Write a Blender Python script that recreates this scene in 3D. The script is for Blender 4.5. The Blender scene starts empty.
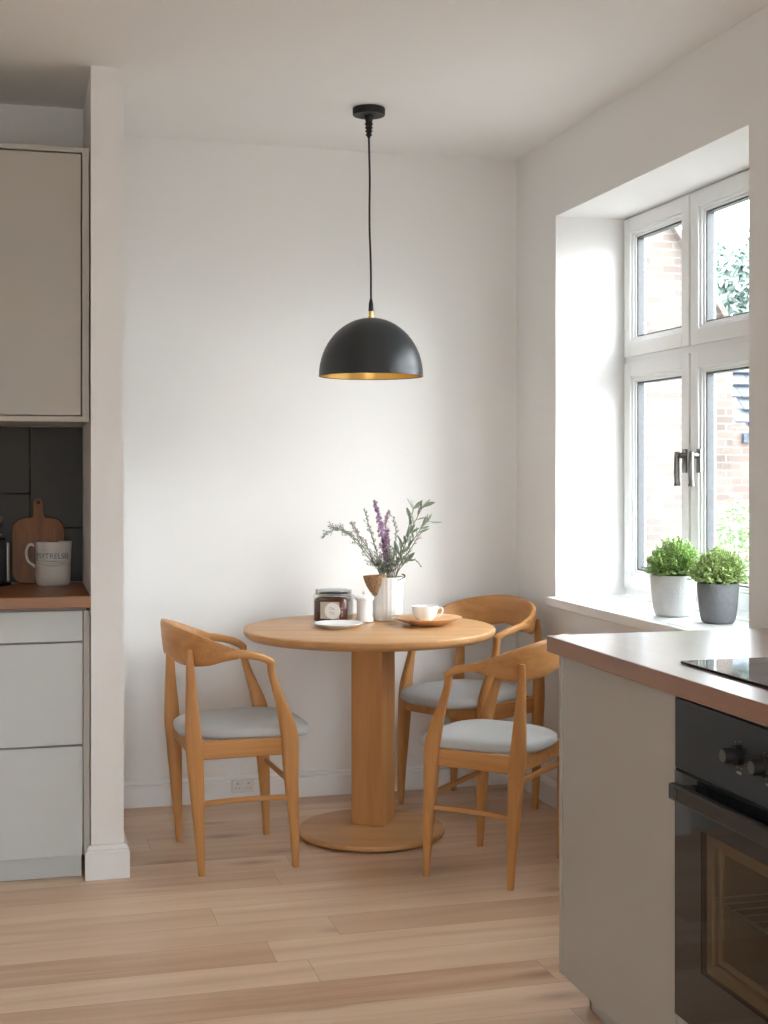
import bpy, bmesh, math, random
from math import sin, cos, pi, radians, atan, sqrt
from mathutils import Vector, Matrix, noise as mnoise
random.seed(7)
C = bpy.context.scene.collection

# ------------------------------------------------------------------ camera geometry
F = 1350.0; H = 1.32; TH = atan(365/1350); HOR = 470.0
ct, st = cos(TH), sin(TH)
def W(px, Z, z=0.0):
    """world point at picture column px, depth Z, height z"""
    lat = (px-384)/F*Z
    return Vector((Z*st+lat*ct, Z*ct-lat*st, z))
def WP(px, py, Z): return W(px, Z, H-(py-HOR)*Z/F)

# ------------------------------------------------------------------ materials
MATS = {}
def lin(c):
    return tuple((x/12.92 if x <= .04045 else ((x+.055)/1.055)**2.4) for x in c)
def hexc(h): return lin(tuple(int(h[i:i+2], 16)/255 for i in (0, 2, 4)))
def base(name, col, rough=.5, metal=0, spec=.5):
    m = bpy.data.materials.new(name); m.use_nodes = True
    b = m.node_tree.nodes['Principled BSDF']
    b.inputs['Base Color'].default_value = (*col, 1); b.inputs['Roughness'].default_value = rough
    b.inputs['Metallic'].default_value = metal; b.inputs['Specular IOR Level'].default_value = spec
    MATS[name] = m
    return m, m.node_tree, b
def mottled(name, c1, c2, rough=.5, scale=30, bump=0.0, bscale=None, metal=0, spec=.5, detail=4):
    m, nt, b = base(name, c1, rough, metal, spec)
    N = nt.nodes; L = nt.links
    tc = N.new('ShaderNodeTexCoord'); no = N.new('ShaderNodeTexNoise'); no.inputs['Scale'].default_value = scale
    no.inputs['Detail'].default_value = detail
    L.new(tc.outputs['Object'], no.inputs['Vector'])
    mx = N.new('ShaderNodeMix'); mx.data_type = 'RGBA'
    mx.inputs['A'].default_value = (*c1, 1); mx.inputs['B'].default_value = (*c2, 1)
    L.new(no.outputs['Fac'], mx.inputs['Factor']); L.new(mx.outputs['Result'], b.inputs['Base Color'])
    if bump:
        n2 = N.new('ShaderNodeTexNoise'); n2.inputs['Scale'].default_value = bscale or scale*3
        L.new(tc.outputs['Object'], n2.inputs['Vector'])
        bp = N.new('ShaderNodeBump'); bp.inputs['Strength'].default_value = bump; bp.inputs['Distance'].default_value = .01
        L.new(n2.outputs['Fac'], bp.inputs['Height']); L.new(bp.outputs['Normal'], b.inputs['Normal'])
    return m
def wood(name, c1, c2, axis, rough=.42, k=1.0, contrast=1.0, spec=.4):
    """grain that runs along the given axis"""
    m, nt, b = base(name, c1, rough, 0, spec)
    N = nt.nodes; L = nt.links
    tc = N.new('ShaderNodeTexCoord'); mp = N.new('ShaderNodeMapping')
    s = [26*k]*3; s['xyz'.index(axis)] = 2.2*k
    mp.inputs['Scale'].default_value = s
    L.new(tc.outputs['Object'], mp.inputs['Vector'])
    n1 = N.new('ShaderNodeTexNoise'); n1.inputs['Scale'].default_value = 1; n1.inputs['Detail'].default_value = 6
    n1.inputs['Distortion'].default_value = .6
    L.new(mp.outputs['Vector'], n1.inputs['Vector'])
    mp2 = N.new('ShaderNodeMapping'); s2 = [190*k]*3; s2['xyz'.index(axis)] = 7*k
    mp2.inputs['Scale'].default_value = s2; L.new(tc.outputs['Object'], mp2.inputs['Vector'])
    n2 = N.new('ShaderNodeTexNoise'); n2.inputs['Scale'].default_value = 1; n2.inputs['Detail'].default_value = 3
    L.new(mp2.outputs['Vector'], n2.inputs['Vector'])
    ad = N.new('ShaderNodeMath'); ad.operation = 'MULTIPLY_ADD'; ad.inputs[1].default_value = .35
    L.new(n2.outputs['Fac'], ad.inputs[0]); L.new(n1.outputs['Fac'], ad.inputs[2])
    r = N.new('ShaderNodeMapRange'); r.inputs['From Min'].default_value = .67-.27/contrast; r.inputs['From Max'].default_value = .67+.27/contrast
    L.new(ad.outputs[0], r.inputs['Value'])
    mx = N.new('ShaderNodeMix'); mx.data_type = 'RGBA'
    mx.inputs['A'].default_value = (*c1, 1); mx.inputs['B'].default_value = (*c2, 1)
    L.new(r.outputs['Result'], mx.inputs['Factor']); L.new(mx.outputs['Result'], b.inputs['Base Color'])
    bp = N.new('ShaderNodeBump'); bp.inputs['Strength'].default_value = .06; bp.inputs['Distance'].default_value = .002
    L.new(n2.outputs['Fac'], bp.inputs['Height']); L.new(bp.outputs['Normal'], b.inputs['Normal'])
    return m

WALL = mottled('wall_paint', (.79, .785, .775), (.82, .815, .805), .75, 3, .05, 160, spec=.25)
CEIL = mottled('ceiling_paint', (.82, .81, .795), (.84, .83, .815), .85, 3, spec=.15)
TRIM = mottled('trim_gloss', (.80, .805, .81), (.82, .825, .83), .4, 5)
UPVC = mottled('window_white', (.80, .81, .81), (.82, .83, .83), .3, 5)
SEAL = mottled('window_seal', (.05, .055, .06), (.08, .085, .09), .5, 50)
CAB = mottled('cabinet_white', (.52, .545, .55), (.54, .565, .57), .45, 4)
CABG = mottled('cabinet_greige', (.40, .375, .335), (.42, .395, .355), .5, 4)
CABD = mottled('cabinet_edge', (.30, .285, .26), (.32, .305, .28), .5, 4)
PLINTH = mottled('plinth_grey', (.42, .41, .39), (.45, .44, .42), .5, 4)
OAK1, OAK2 = hexc('C8935C'), hexc('AE7640')
WZ = wood('chair_oak_upright', OAK1, OAK2, 'z')
WX = wood('chair_oak_lengthwise', OAK1, OAK2, 'x')
WY = wood('chair_oak_crosswise', OAK1, OAK2, 'y')
TT = wood('table_oak', hexc('CB9E6E'), hexc('B58654'), 'x', .38, .8)
TTZ = wood('table_oak_upright', hexc('C4905C'), hexc('AA7643'), 'z', .4, .8)
COUNTER = wood('counter_wood', hexc('9A6A42'), hexc('825632'), 'x', .38)
COUNTER2 = wood('counter_oak', hexc('94684A'), hexc('7C5438'), 'y', .3, .8, .7)
COUNTER2.node_tree.nodes['Principled BSDF'].inputs['Coat Weight'].default_value = .65
COUNTER2.node_tree.nodes['Principled BSDF'].inputs['Coat Roughness'].default_value = .22
BOARD = wood('board_wood', hexc('84522A'), hexc('5E3819'), 'z', .5)
PLATEW = wood('plate_wood', hexc('E2B88C'), hexc('CFA070'), 'x', .45)
FABRIC = mottled('grey_fabric', (.46, .47, .47), (.58, .59, .59), .95, 420, .35, 700, spec=.1)
BLACK = mottled('matt_black_enamel', (.021, .025, .028), (.025, .029, .032), .38, 8)
BLACKP = mottled('black_plastic', (.010, .010, .010), (.014, .014, .014), .5, 40, spec=.25)
BRASS = mottled('gold_leaf', (.75, .50, .16), (.90, .62, .22), .33, 14, metal=1)
STEEL = mottled('brushed_steel', (.45, .45, .44), (.60, .60, .58), .3, 60, metal=1)
PEWTER = mottled('pewter', (.13, .125, .115), (.19, .18, .17), .35, 60, metal=1)
CERAM = mottled('white_ceramic', (.82, .82, .81), (.86, .86, .85), .22, 10)
STONEW = mottled('vase_stoneware', (.72, .71, .68), (.80, .79, .76), .7, 30, .1, 120)
MUGM = mottled('mug_glaze', (.50, .46, .42), (.55, .51, .47), .4, 12)
INK = mottled('teal_ink', (.05, .11, .12), (.08, .15, .16), .6, 80)
POTW = mottled('pale_concrete', (.60, .61, .61), (.70, .71, .71), .85, 45, .15, 150)
POTG = mottled('dark_concrete', (.13, .14, .15), (.20, .21, .22), .85, 60, .2, 160)
SOIL = mottled('soil', (.03, .022, .015), (.06, .045, .03), 1, 60, .6)
PAPER = mottled('label_paper', (.50, .43, .35), (.56, .49, .41), .8, 30)
SKETCH = mottled('sketch_ink', (.16, .15, .14), (.25, .24, .22), .8, 50)
SOCK = mottled('socket_plate', (.66, .64, .62), (.78, .76, .74), .45, 60)
GLASSB = mottled('black_glass', (.010, .012, .014), (.012, .014, .016), .04, 3)
PANEL = mottled('oven_panel', (.022, .028, .034), (.025, .031, .037), .3, 3, spec=.3)
CAVITY = mottled('oven_enamel', (.30, .24, .18), (.34, .28, .21), .5, 20)
JAM = mottled('dark_jam', (.055, .014, .008), (.12, .03, .015), .12, 14)
SLATE = mottled('slate', (.055, .065, .085), (.085, .10, .125), .7, 5)
ASPH = mottled('garden_paving', (.16, .15, .14), (.22, .21, .19), .95, 6)
BARK = mottled('bark', (.08, .06, .04), (.13, .10, .07), .95, 40)

def leafmat(name, c1, c2, scale=40, trans=.25):
    m = mottled(name, c1, c2, .6, scale)
    b = m.node_tree.nodes['Principled BSDF']
    b.inputs['Subsurface Weight'].default_value = 0
    try: b.inputs['Transmission Weight'].default_value = 0
    except KeyError: pass
    return m
HERB1 = leafmat('herb_leaf', (.16, .32, .06), (.44, .62, .20), 90)
HERB2 = leafmat('pale_herb_leaf', (.28, .42, .12), (.56, .68, .30), 90)
SAGE = leafmat('sage_leaf', (.19, .25, .18), (.36, .42, .34), 90)
LAV = leafmat('lavender_blossom', (.30, .16, .30), (.52, .36, .52), 200)
PINK = leafmat('pale_pink_blossom', (.55, .38, .46), (.70, .55, .62), 200)
STEMM = leafmat('stem_green', (.12, .16, .10), (.22, .24, .15), 60)
BUSH = leafmat('garden_leaf', (.16, .26, .12), (.28, .40, .20), 4)
TREEL = leafmat('tree_leaf', (.26, .34, .31), (.36, .44, .40), 3)

def glass(name, tint=(1, 1, 1), refl=.08):
    m = bpy.data.materials.new(name); m.use_nodes = True
    nt = m.node_tree; N = nt.nodes; L = nt.links; N.remove(N['Principled BSDF'])
    tr = N.new('ShaderNodeBsdfTransparent'); tr.inputs['Color'].default_value = (*tint, 1)
    gl = N.new('ShaderNodeBsdfGlossy'); gl.inputs['Roughness'].default_value = .02
    fr = N.new('ShaderNodeFresnel'); fr.inputs['IOR'].default_value = 1.45
    mx = N.new('ShaderNodeMixShader'); ge = N.new('ShaderNodeNewGeometry'); iv = N.new('ShaderNodeMath'); iv.operation = 'SUBTRACT'
    iv.inputs[0].default_value = 1; L.new(ge.outputs['Backfacing'], iv.inputs[1])
    ml = N.new('ShaderNodeMath'); ml.operation = 'MULTIPLY'; L.new(fr.outputs[0], ml.inputs[0]); L.new(iv.outputs[0], ml.inputs[1])
    L.new(ml.outputs[0], mx.inputs[0])   # only the entering face reflects
    L.new(tr.outputs[0], mx.inputs[1]); L.new(gl.outputs[0], mx.inputs[2])
    L.new(mx.outputs[0], N['Material Output'].inputs['Surface'])
    return m
PANE = glass('window_glass', (.97, .98, .98))
SMOKED = glass('smoked_glass', (.72, .67, .60))
JARG = glass('jar_glass', (.93, .94, .94))

def floor_mat():
    m, nt, b = base('oak_planks', (.6, .45, .3), .36, 0, .5)
    N = nt.nodes; L = nt.links
    tc = N.new('ShaderNodeTexCoord')
    br = N.new('ShaderNodeTexBrick'); br.offset = 0
    br.inputs['Scale'].default_value = 1; br.inputs['Brick Width'].default_value = 1.9; br.inputs['Row Height'].default_value = .165
    br.inputs['Mortar Size'].default_value = .0009; br.inputs['Mortar Smooth'].default_value = .3
    br.inputs['Color1'].default_value = (0, 0, 0, 1); br.inputs['Color2'].default_value = (1, 1, 1, 1); br.inputs['Mortar'].default_value = (.25, .25, .25, 1)
    mp0 = N.new('ShaderNodeMapping'); mp0.inputs['Location'].default_value = (.55, .06, 0)
    L.new(tc.outputs['Object'], mp0.inputs['Vector'])
    sp = N.new('ShaderNodeSeparateXYZ'); L.new(mp0.outputs['Vector'], sp.inputs[0])
    dv = N.new('ShaderNodeMath'); dv.operation = 'DIVIDE'; dv.inputs[1].default_value = .165; L.new(sp.outputs['Y'], dv.inputs[0])
    fl_ = N.new('ShaderNodeMath'); fl_.operation = 'FLOOR'; L.new(dv.outputs[0], fl_.inputs[0])
    wn = N.new('ShaderNodeTexWhiteNoise'); wn.noise_dimensions = '1D'; L.new(fl_.outputs[0], wn.inputs['W'])
    sh_ = N.new('ShaderNodeMath'); sh_.operation = 'MULTIPLY_ADD'; sh_.inputs[1].default_value = 1.9; L.new(wn.outputs['Value'], sh_.inputs[0]); L.new(sp.outputs['X'], sh_.inputs[2])
    cbv = N.new('ShaderNodeCombineXYZ'); L.new(sh_.outputs[0], cbv.inputs['X']); L.new(sp.outputs['Y'], cbv.inputs['Y']); L.new(cbv.outputs[0], br.inputs['Vector'])
    # grain, moved sideways by each plank's own value
    cx = N.new('ShaderNodeVectorMath'); cx.operation = 'MULTIPLY_ADD'
    L.new(br.outputs['Color'], cx.inputs[0]); cx.inputs[1].default_value = (7, 5, 3); L.new(tc.outputs['Object'], cx.inputs[2])
    mp = N.new('ShaderNodeMapping'); mp.inputs['Scale'].default_value = (1.1, 13, 1)
    L.new(cx.outputs[0], mp.inputs['Vector'])
    n1 = N.new('ShaderNodeTexNoise'); n1.inputs['Scale'].default_value = 1; n1.inputs['Detail'].default_value = 5; n1.inputs['Distortion'].default_value = .9
    L.new(mp.outputs['Vector'], n1.inputs['Vector'])
    mp2 = N.new('ShaderNodeMapping'); mp2.inputs['Scale'].default_value = (5, 120, 1); L.new(cx.outputs[0], mp2.inputs['Vector'])
    n2 = N.new('ShaderNodeTexNoise'); n2.inputs['Scale'].default_value = 1; L.new(mp2.outputs['Vector'], n2.inputs['Vector'])
    rmp = N.new('ShaderNodeValToRGB'); e = rmp.color_ramp.elements
    e[0].position = .0; e[0].color = (*hexc('B89070'), 1); e[1].position = 1; e[1].color = (*hexc('E3C8AC'), 1)
    sm = N.new('ShaderNodeMath'); sm.operation = 'MULTIPLY_ADD'; sm.inputs[1].default_value = .6
    L.new(br.outputs['Color'], sm.inputs[0])
    s2 = N.new('ShaderNodeMath'); s2.operation = 'MULTIPLY_ADD'; s2.inputs[1].default_value = 1.25; s2.inputs[2].default_value = -.50
    L.new(n1.outputs['Fac'], s2.inputs[0])
    s3 = N.new('ShaderNodeMath'); s3.operation = 'MULTIPLY_ADD'; s3.inputs[1].default_value = .22; L.new(n2.outputs['Fac'], s3.inputs[0]); L.new(s2.outputs[0], s3.inputs[2])
    L.new(s3.outputs[0], sm.inputs[2]); L.new(sm.outputs[0], rmp.inputs['Fac'])
    # knots
    mpk = N.new('ShaderNodeMapping'); mpk.inputs['Scale'].default_value = (1.1, 3.3, 1); L.new(cx.outputs[0], mpk.inputs['Vector'])
    vo = N.new('ShaderNodeTexVoronoi'); vo.inputs['Scale'].default_value = 1; vo.voronoi_dimensions = '2D'; L.new(mpk.outputs['Vector'], vo.inputs['Vector'])
    kr = N.new('ShaderNodeMapRange'); kr.inputs['From Min'].default_value = .0; kr.inputs['From Max'].default_value = .13
    kr.inputs['To Min'].default_value = .95; kr.inputs['To Max'].default_value = 0
    L.new(vo.outputs['Distance'], kr.inputs['Value'])
    kn = N.new('ShaderNodeMath'); kn.operation = 'MULTIPLY'; L.new(kr.outputs[0], kn.inputs[0]); kn.inputs[1].default_value = .62
    mxk = N.new('ShaderNodeMix'); mxk.data_type = 'RGBA'; mxk.inputs['B'].default_value = (*hexc('7E5136'), 1)
    L.new(kn.outputs[0], mxk.inputs['Factor']); L.new(rmp.outputs['Color'], mxk.inputs['A'])
    # seams
    mxs = N.new('ShaderNodeMix'); mxs.data_type = 'RGBA'; mxs.inputs['B'].default_value = (*hexc('8A6448'), 1)
    L.new(mxk.outputs['Result'], mxs.inputs['A'])
    fs = N.new('ShaderNodeMath'); fs.operation = 'MULTIPLY'; fs.inputs[1].default_value = .7; L.new(br.outputs['Fac'], fs.inputs[0]); L.new(fs.outputs[0], mxs.inputs['Factor'])
    L.new(mxs.outputs['Result'], b.inputs['Base Color'])
    return m
FLOOR = floor_mat()
def brick_mat(name, c1, c2, mo, vert='xz'):
    m, nt, b = base(name, c1, .9, 0, .1)
    N = nt.nodes; L = nt.links
    tc = N.new('ShaderNodeTexCoord'); sp = N.new('ShaderNodeSeparateXYZ'); cb = N.new('ShaderNodeCombineXYZ')
    L.new(tc.outputs['Object'], sp.inputs[0]); ad = N.new('ShaderNodeMath'); L.new(sp.outputs['X'], ad.inputs[0]); L.new(sp.outputs['Y'], ad.inputs[1])
    L.new(ad.outputs[0], cb.inputs['X']); L.new(sp.outputs['Z'], cb.inputs['Y'])
    br = N.new('ShaderNodeTexBrick'); br.inputs['Scale'].default_value = 1; br.inputs['Brick Width'].default_value = .23; br.inputs['Row Height'].default_value = .077
    br.inputs['Mortar Size'].default_value = .007
    for k, c in (('Color1', c1), ('Color2', c2), ('Mortar', mo)): br.inputs[k].default_value = (*c, 1)
    L.new(cb.outputs[0], br.inputs['Vector'])
    no = N.new('ShaderNodeTexNoise'); no.inputs['Scale'].default_value = 1.4; L.new(tc.outputs['Object'], no.inputs['Vector'])
    mx = N.new('ShaderNodeMix'); mx.data_type = 'RGBA'; mx.blend_type = 'MULTIPLY'; mx.inputs['Factor'].default_value = .5
    L.new(br.outputs['Color'], mx.inputs['A']); L.new(no.outputs['Fac'], mx.inputs['B'])
    L.new(mx.outputs['Result'], b.inputs['Base Color'])
    return m
BRICK = brick_mat('pale_brick', (.135, .108, .095), (.175, .145, .127), (.205, .195, .185))
BRICKR = brick_mat('red_brick', (.20, .145, .125), (.25, .19, .165), (.25, .235, .225))

# ------------------------------------------------------------------ mesh helpers
def box(bm, x0, x1, y0, y1, z0, z1, M=None):
    vs = [bm.verts.new((x, y, z)) for x in (x0, x1) for y in (y0, y1) for z in (z0, z1)]
    for f in ((0, 1, 3, 2), (4, 6, 7, 5), (0, 4, 5, 1), (2, 3, 7, 6), (0, 2, 6, 4), (1, 5, 7, 3)):
        bm.faces.new([vs[i] for i in f])
    if M is not None:
        for v in vs: v.co = M @ v.co
def nb(): return bmesh.new()
def catmull(pts, n=6):
    P = [Vector(p) for p in pts]
    if len(P) < 3: return [P[0].lerp(P[-1], i/n) for i in range(n+1)], None
    out = []
    Q = [2*P[0]-P[1]] + P + [2*P[-1]-P[-2]]
    for i in range(1, len(Q)-2):
        for k in range(n):
            t = k/n; a, b, c, d = Q[i-1], Q[i], Q[i+1], Q[i+2]
            out.append(.5*((2*b)+(c-a)*t+(2*a-5*b+4*c-d)*t*t+(3*b-a-3*c+d)*t**3))
    out.append(P[-1])
    return out
def sweep(bm, pts, sizes, ref=(1, 0, 0), n=12, power=2.6, sub=6, smooth=True):
    """sweep a superellipse; sizes = (half size along ref, half size across) per control point"""
    S = [Vector((a, b, 0)) for a, b in sizes]
    if smooth and len(pts) > 2:
        P = catmull(pts, sub); Z = catmull(S, sub)
    else: P = [Vector(p) for p in pts]; Z = S
    ref = Vector(ref); rings = []
    for i, p in enumerate(P):
        t = (P[min(i+1, len(P)-1)]-P[max(i-1, 0)]).normalized()
        u = (ref-t*ref.dot(t)); u = u.normalized() if u.length > 1e-4 else t.orthogonal().normalized()
        v = t.cross(u)
        ring = []
        for k in range(n):
            a = 2*pi*(k+.5)/n; ca, sa = cos(a), sin(a)
            r1 = math.copysign(abs(ca)**(2/power), ca)*Z[i].x; r2 = math.copysign(abs(sa)**(2/power), sa)*Z[i].y
            ring.append(bm.verts.new(p+u*r1+v*r2))
        rings.append(ring)
    for a, b in zip(rings, rings[1:]):
        for k in range(n): bm.faces.new((a[k], a[(k+1) % n], b[(k+1) % n], b[k]))
    bm.faces.new(rings[0][::-1]); bm.faces.new(rings[-1])
def tube(bm, pts, r, n=8, sub=5, smooth=True):
    rr = r if isinstance(r, (list, tuple)) else [r]*len(pts)
    sweep(bm, pts, [(q, q) for q in rr], (.13, .27, .95) if abs((Vector(pts[-1])-Vector(pts[0])).normalized().z) < .9 else (1, 0, 0), n, 2, sub, smooth)
def lathe(bm, prof, n=48, M=None, close=False, fn=None):
    rings = []
    for r, z in prof:
        if r < 1e-6: ring = [bm.verts.new((0, 0, z))]
        else: ring = [bm.verts.new((r*cos(2*pi*k/n)*(fn(2*pi*k/n, z) if fn else 1), r*sin(2*pi*k/n)*(fn(2*pi*k/n, z) if fn else 1), z)) for k in range(n)]
        rings.append(ring)
    prs = list(zip(rings, rings[1:]))
    if close: prs.append((rings[-1], rings[0]))
    for a, b in prs:
        if len(a) == 1 and len(b) == 1: continue
        for k in range(n):
            k2 = (k+1) % n
            if len(a) == 1: bm.faces.new((a[0], b[k2], b[k]))
            elif len(b) == 1: bm.faces.new((a[k], a[k2], b[0]))
            else: bm.faces.new((a[k], a[k2], b[k2], b[k]))
    if M is not None:
        for ring in rings:
            for v in ring: v.co = M @ v.co
def prism(bm, outline, z0, z1, M=None):
    """outline in xy, extruded along z"""
    a = [bm.verts.new((x, y, z0)) for x, y in outline]; b = [bm.verts.new((x, y, z1)) for x, y in outline]
    n = len(a)
    for k in range(n): bm.faces.new((a[k], a[(k+1) % n], b[(k+1) % n], b[k]))
    bm.faces.new(a[::-1]); bm.faces.new(b)
    if M is not None:
        for v in a+b: v.co = M @ v.co
def obj(name, bm, mat, parent=None, bevel=0, smooth=True, angle=35, segs=2):
    bmesh.ops.recalc_face_normals(bm, faces=bm.faces[:])
    me = bpy.data.meshes.new(name); bm.to_mesh(me); bm.free()
    if smooth:
        for p in me.polygons: p.use_smooth = True
        me.set_sharp_from_angle(angle=radians(angle))
    o = bpy.data.objects.new(name, me); C.objects.link(o)
    if mat: me.materials.append(mat)
    if parent: o.parent = parent
    if bevel:
        md = o.modifiers.new('bevel', 'BEVEL'); md.width = bevel; md.segments = segs; md.limit_method = 'ANGLE'; md.angle_limit = radians(40)
        md.harden_normals = False
    return o
def bx(name, dims, mat, parent=None, bevel=0.002):
    b = nb(); box(b, *dims); return obj(name, b, mat, parent, bevel)
def thing(name, label, cat, loc=(0, 0, 0), rz=0, group=None):
    o = bpy.data.objects.new(name, None); C.objects.link(o); o.empty_display_size = .1
    o.location = loc; o.rotation_euler = (0, 0, rz); o['label'] = label; o['category'] = cat
    if group: o['group'] = group
    return o
def tag(o, label, cat, group=None, kind=None):
    o['label'] = label; o['category'] = cat
    if group: o['group'] = group
    if kind: o['kind'] = kind
    return o
def struct(name, bm, mat, label=None, cat=None, bevel=0, parent=None):
    o = obj(name, bm, mat, parent, bevel)
    if parent is None: o['kind'] = 'structure'
    if label: o['label'] = label; o['category'] = cat
    return o

# ------------------------------------------------------------------ room
CH = 2.625; XR = 2.03; XO = 2.405; YB = 5.36; XL = -2.3; YF = -2.6
W1 = (3.48, 4.93, .823, 2.315)       # dining window opening
W2 = (-1.5, .1, .95, 2.25)         # unseen window added behind the viewer to let in fill light
def S(name, dims, mat, label, cat, bevel=0):
    b = nb()
    for d in (dims if isinstance(dims[0], (tuple, list)) else [dims]): box(b, *d)
    return struct(name, b, mat, label, cat, bevel)
S('floor', (XL, XO, YF-.2, YB+.2, -.1, 0), FLOOR, 'pale oak plank floor running across the room', 'floor')
S('ceiling', (XL, XO, YF-.2, YB+.2, CH, CH+.15), CEIL, 'plain off white ceiling', 'ceiling')
S('wall_back', (.25, XR+.1, YB, YB+.2, 0, CH), WALL, 'off white wall behind the dining table', 'wall')
S('wall_partition', (.224, .328, 4.45, YB, 0, CH), WALL, 'narrow white partition wall beside the cabinets', 'wall')
S('wall_niche', (XL, .224, 5.0, YB+.2, 0, CH), WALL, 'recessed wall behind the left kitchen cabinets', 'wall')
S('wall_left', (XL-.2, XL, YF-.2, YB+.2, 0, CH), WALL, 'white wall on the left side of the kitchen', 'wall')
wr = []
ys = [YF-.2, W2[0], W2[1], W1[0], W1[1], YB+.2]
wr += [(XR, XO, ys[0], ys[1], 0, CH), (XR, XO, ys[2], ys[3], 0, CH), (XR, XO, ys[4], ys[5], 0, CH)]
for w in (W1, W2):
    wr += [(XR, XO, w[0], w[1], 0, w[2]-.036), (XR, XO, w[0], w[1], w[3], CH)]
S('wall_right', wr, WALL, 'thick white wall with the deep window recess', 'wall')
WF = (-.8, .6, .0, 2.05)          # unseen glazed doors added behind the viewer as frontal fill
S('wall_front', [(XL-.2, WF[0], YF-.2, YF, 0, CH), (WF[1], XO, YF-.2, YF, 0, CH), (WF[0], WF[1], YF-.2, YF, WF[3], CH)], WALL,
  'white wall with glazed doors added behind the viewer for fill light', 'wall')

def skirting(name, runs, label):
    """runs: list of (p, q, outward normal) footprints of a moulded skirting board"""
    b = nb()
    for (x0, y0), (x1, y1), (nx, ny), hh, tk in runs:
        prof = [(0, 0), (tk, 0), (tk, hh*.78), (tk*.55, hh*.84), (tk*.75, hh*.88), (tk*.35, hh*.97), (0, hh)]
        a = [b.verts.new((x0+nx*d, y0+ny*d, z)) for d, z in prof]; c = [b.verts.new((x1+nx*d, y1+ny*d, z)) for d, z in prof]
        n = len(prof)
        for k in range(n): b.faces.new((a[k], a[(k+1) % n], c[(k+1) % n], c[k]))
        b.faces.new(a[::-1]); b.faces.new(c)
    o = obj(name, b, TRIM, None, 0, True, 25); o['kind'] = 'structure'; o['label'] = label; o['category'] = 'skirting board'
skirting('baseboard_back', [((.328, YB), (XR, YB), (0, -1), .10, .016)], 'white moulded skirting along the back wall')
skirting('baseboard_right', [((XR, 1.0), (XR, YB), (-1, 0), .10, .016)], 'white moulded skirting below the window wall')
b = nb(); prof = [(0, 0), (.018, 0), (.018, .086), (.011, .092), (.013, .096), (.006, .108), (0, .110)]
rings = []
for x, y, nx, ny in ((.2235, 4.462, -1, 0), (.2235, 4.4495, -1, -1), (.3285, 4.4495, 1, -1), (.3285, YB-.017, 1, 0)):
    rings.append([b.verts.new((x+nx*d, y+ny*d, z+.0005)) for d, z in prof])
for a, c in zip(rings, rings[1:]):
    for k in range(len(prof)-1): b.faces.new((a[k], a[k+1], c[k+1], c[k]))
    b.faces.new((a[-1], a[0], c[0], c[-1]))
b.faces.new(rings[0][::-1]); b.faces.new(rings[-1])
struct('baseboard_partition', b, TRIM, 'white moulded skirting around the foot of the partition', 'skirting board')

# ------------------------------------------------------------------ windows
def sash(root, X, y0, y1, z0, z1, m=.075):
    """a casement: outer member, stepped beads, dark seal and a pane"""
    b = nb()
    def ring(xa, xb, e0, e1):
        box(b, xa, xb, y0+e0, y0+e1, z0+e0, z1-e0); box(b, xa, xb, y1-e1, y1-e0, z0+e0, z1-e0)
        box(b, xa, xb, y0+e1, y1-e1, z0+e0, z0+e1); box(b, xa, xb, y0+e1, y1-e1, z1-e1, z1-e0)
    ring(X, X+.07, 0, m-.02); ring(X+.008, X+.062, m-.02, m-.010); ring(X+.016, X+.054, m-.010, m)
    s = obj('sash', b, UPVC, root, .0015)
    b = nb()
    e0, e1 = m, m+.006
    for xa, xb in ((X+.022, X+.050),):
        box(b, xa, xb, y0+e0, y0+e1, z0+e0, z1-e0); box(b, xa, xb, y1-e1, y1-e0, z0+e0, z1-e0)
        box(b, xa, xb, y0+e1, y1-e1, z0+e0, z0+e1); box(b, xa, xb, y0+e1, y1-e1, z1-e1, z1-e0)
    obj('seal', b, SEAL, s)
    bx('pane', (X+.034, X+.038, y0+m, y1-m, z0+m, z1-m), PANE, s, 0)
    return s
WX1 = 2.315
def window(name, w, lights, zt, label, X=WX1):
    y0, y1, z0, z1 = w
    root = bpy.data.objects.new(name, None); C.objects.link(root)
    root['label'] = label; root['category'] = 'window'; root['kind'] = 'structure'
    b = nb(); Xf = X+.012
    for p_, q_ in ((z0+.05, zt-.025), (zt+.025, z1-.035)): box(b, Xf, Xf+.075, y0, y0+.035, p_, q_); box(b, Xf, Xf+.075, y1-.035, y1, p_, q_)
    box(b, Xf, Xf+.075, y0, y1, z0, z0+.05); box(b, Xf, Xf+.075, y0, y1, z1-.035, z1)
    box(b, Xf, Xf+.075, y0, y1, zt-.025, zt+.025)
    for e in lights[1:-1]:
        for p_, q_ in ((z0+.05, zt-.025), (zt+.025, z1-.035)): box(b, Xf, Xf+.075, e-.02, e+.02, p_, q_)
    obj('window_frame', b, UPVC, root, .002)
    g = .007
    for a, c in zip(lights, lights[1:]):
        lo = a+(.012 if a == lights[0] else g); hi = c-(.012 if c == lights[-1] else g)
        sash(root, X, lo, hi, z0+.03, zt-.013); sash(root, X, lo, hi, zt+.013, z1-.008)
    return root
win = window('window_1', W1, [3.48, 3.845, 4.375, 4.93], 1.752, 'white casement window with six panes in the deep recess')
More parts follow.
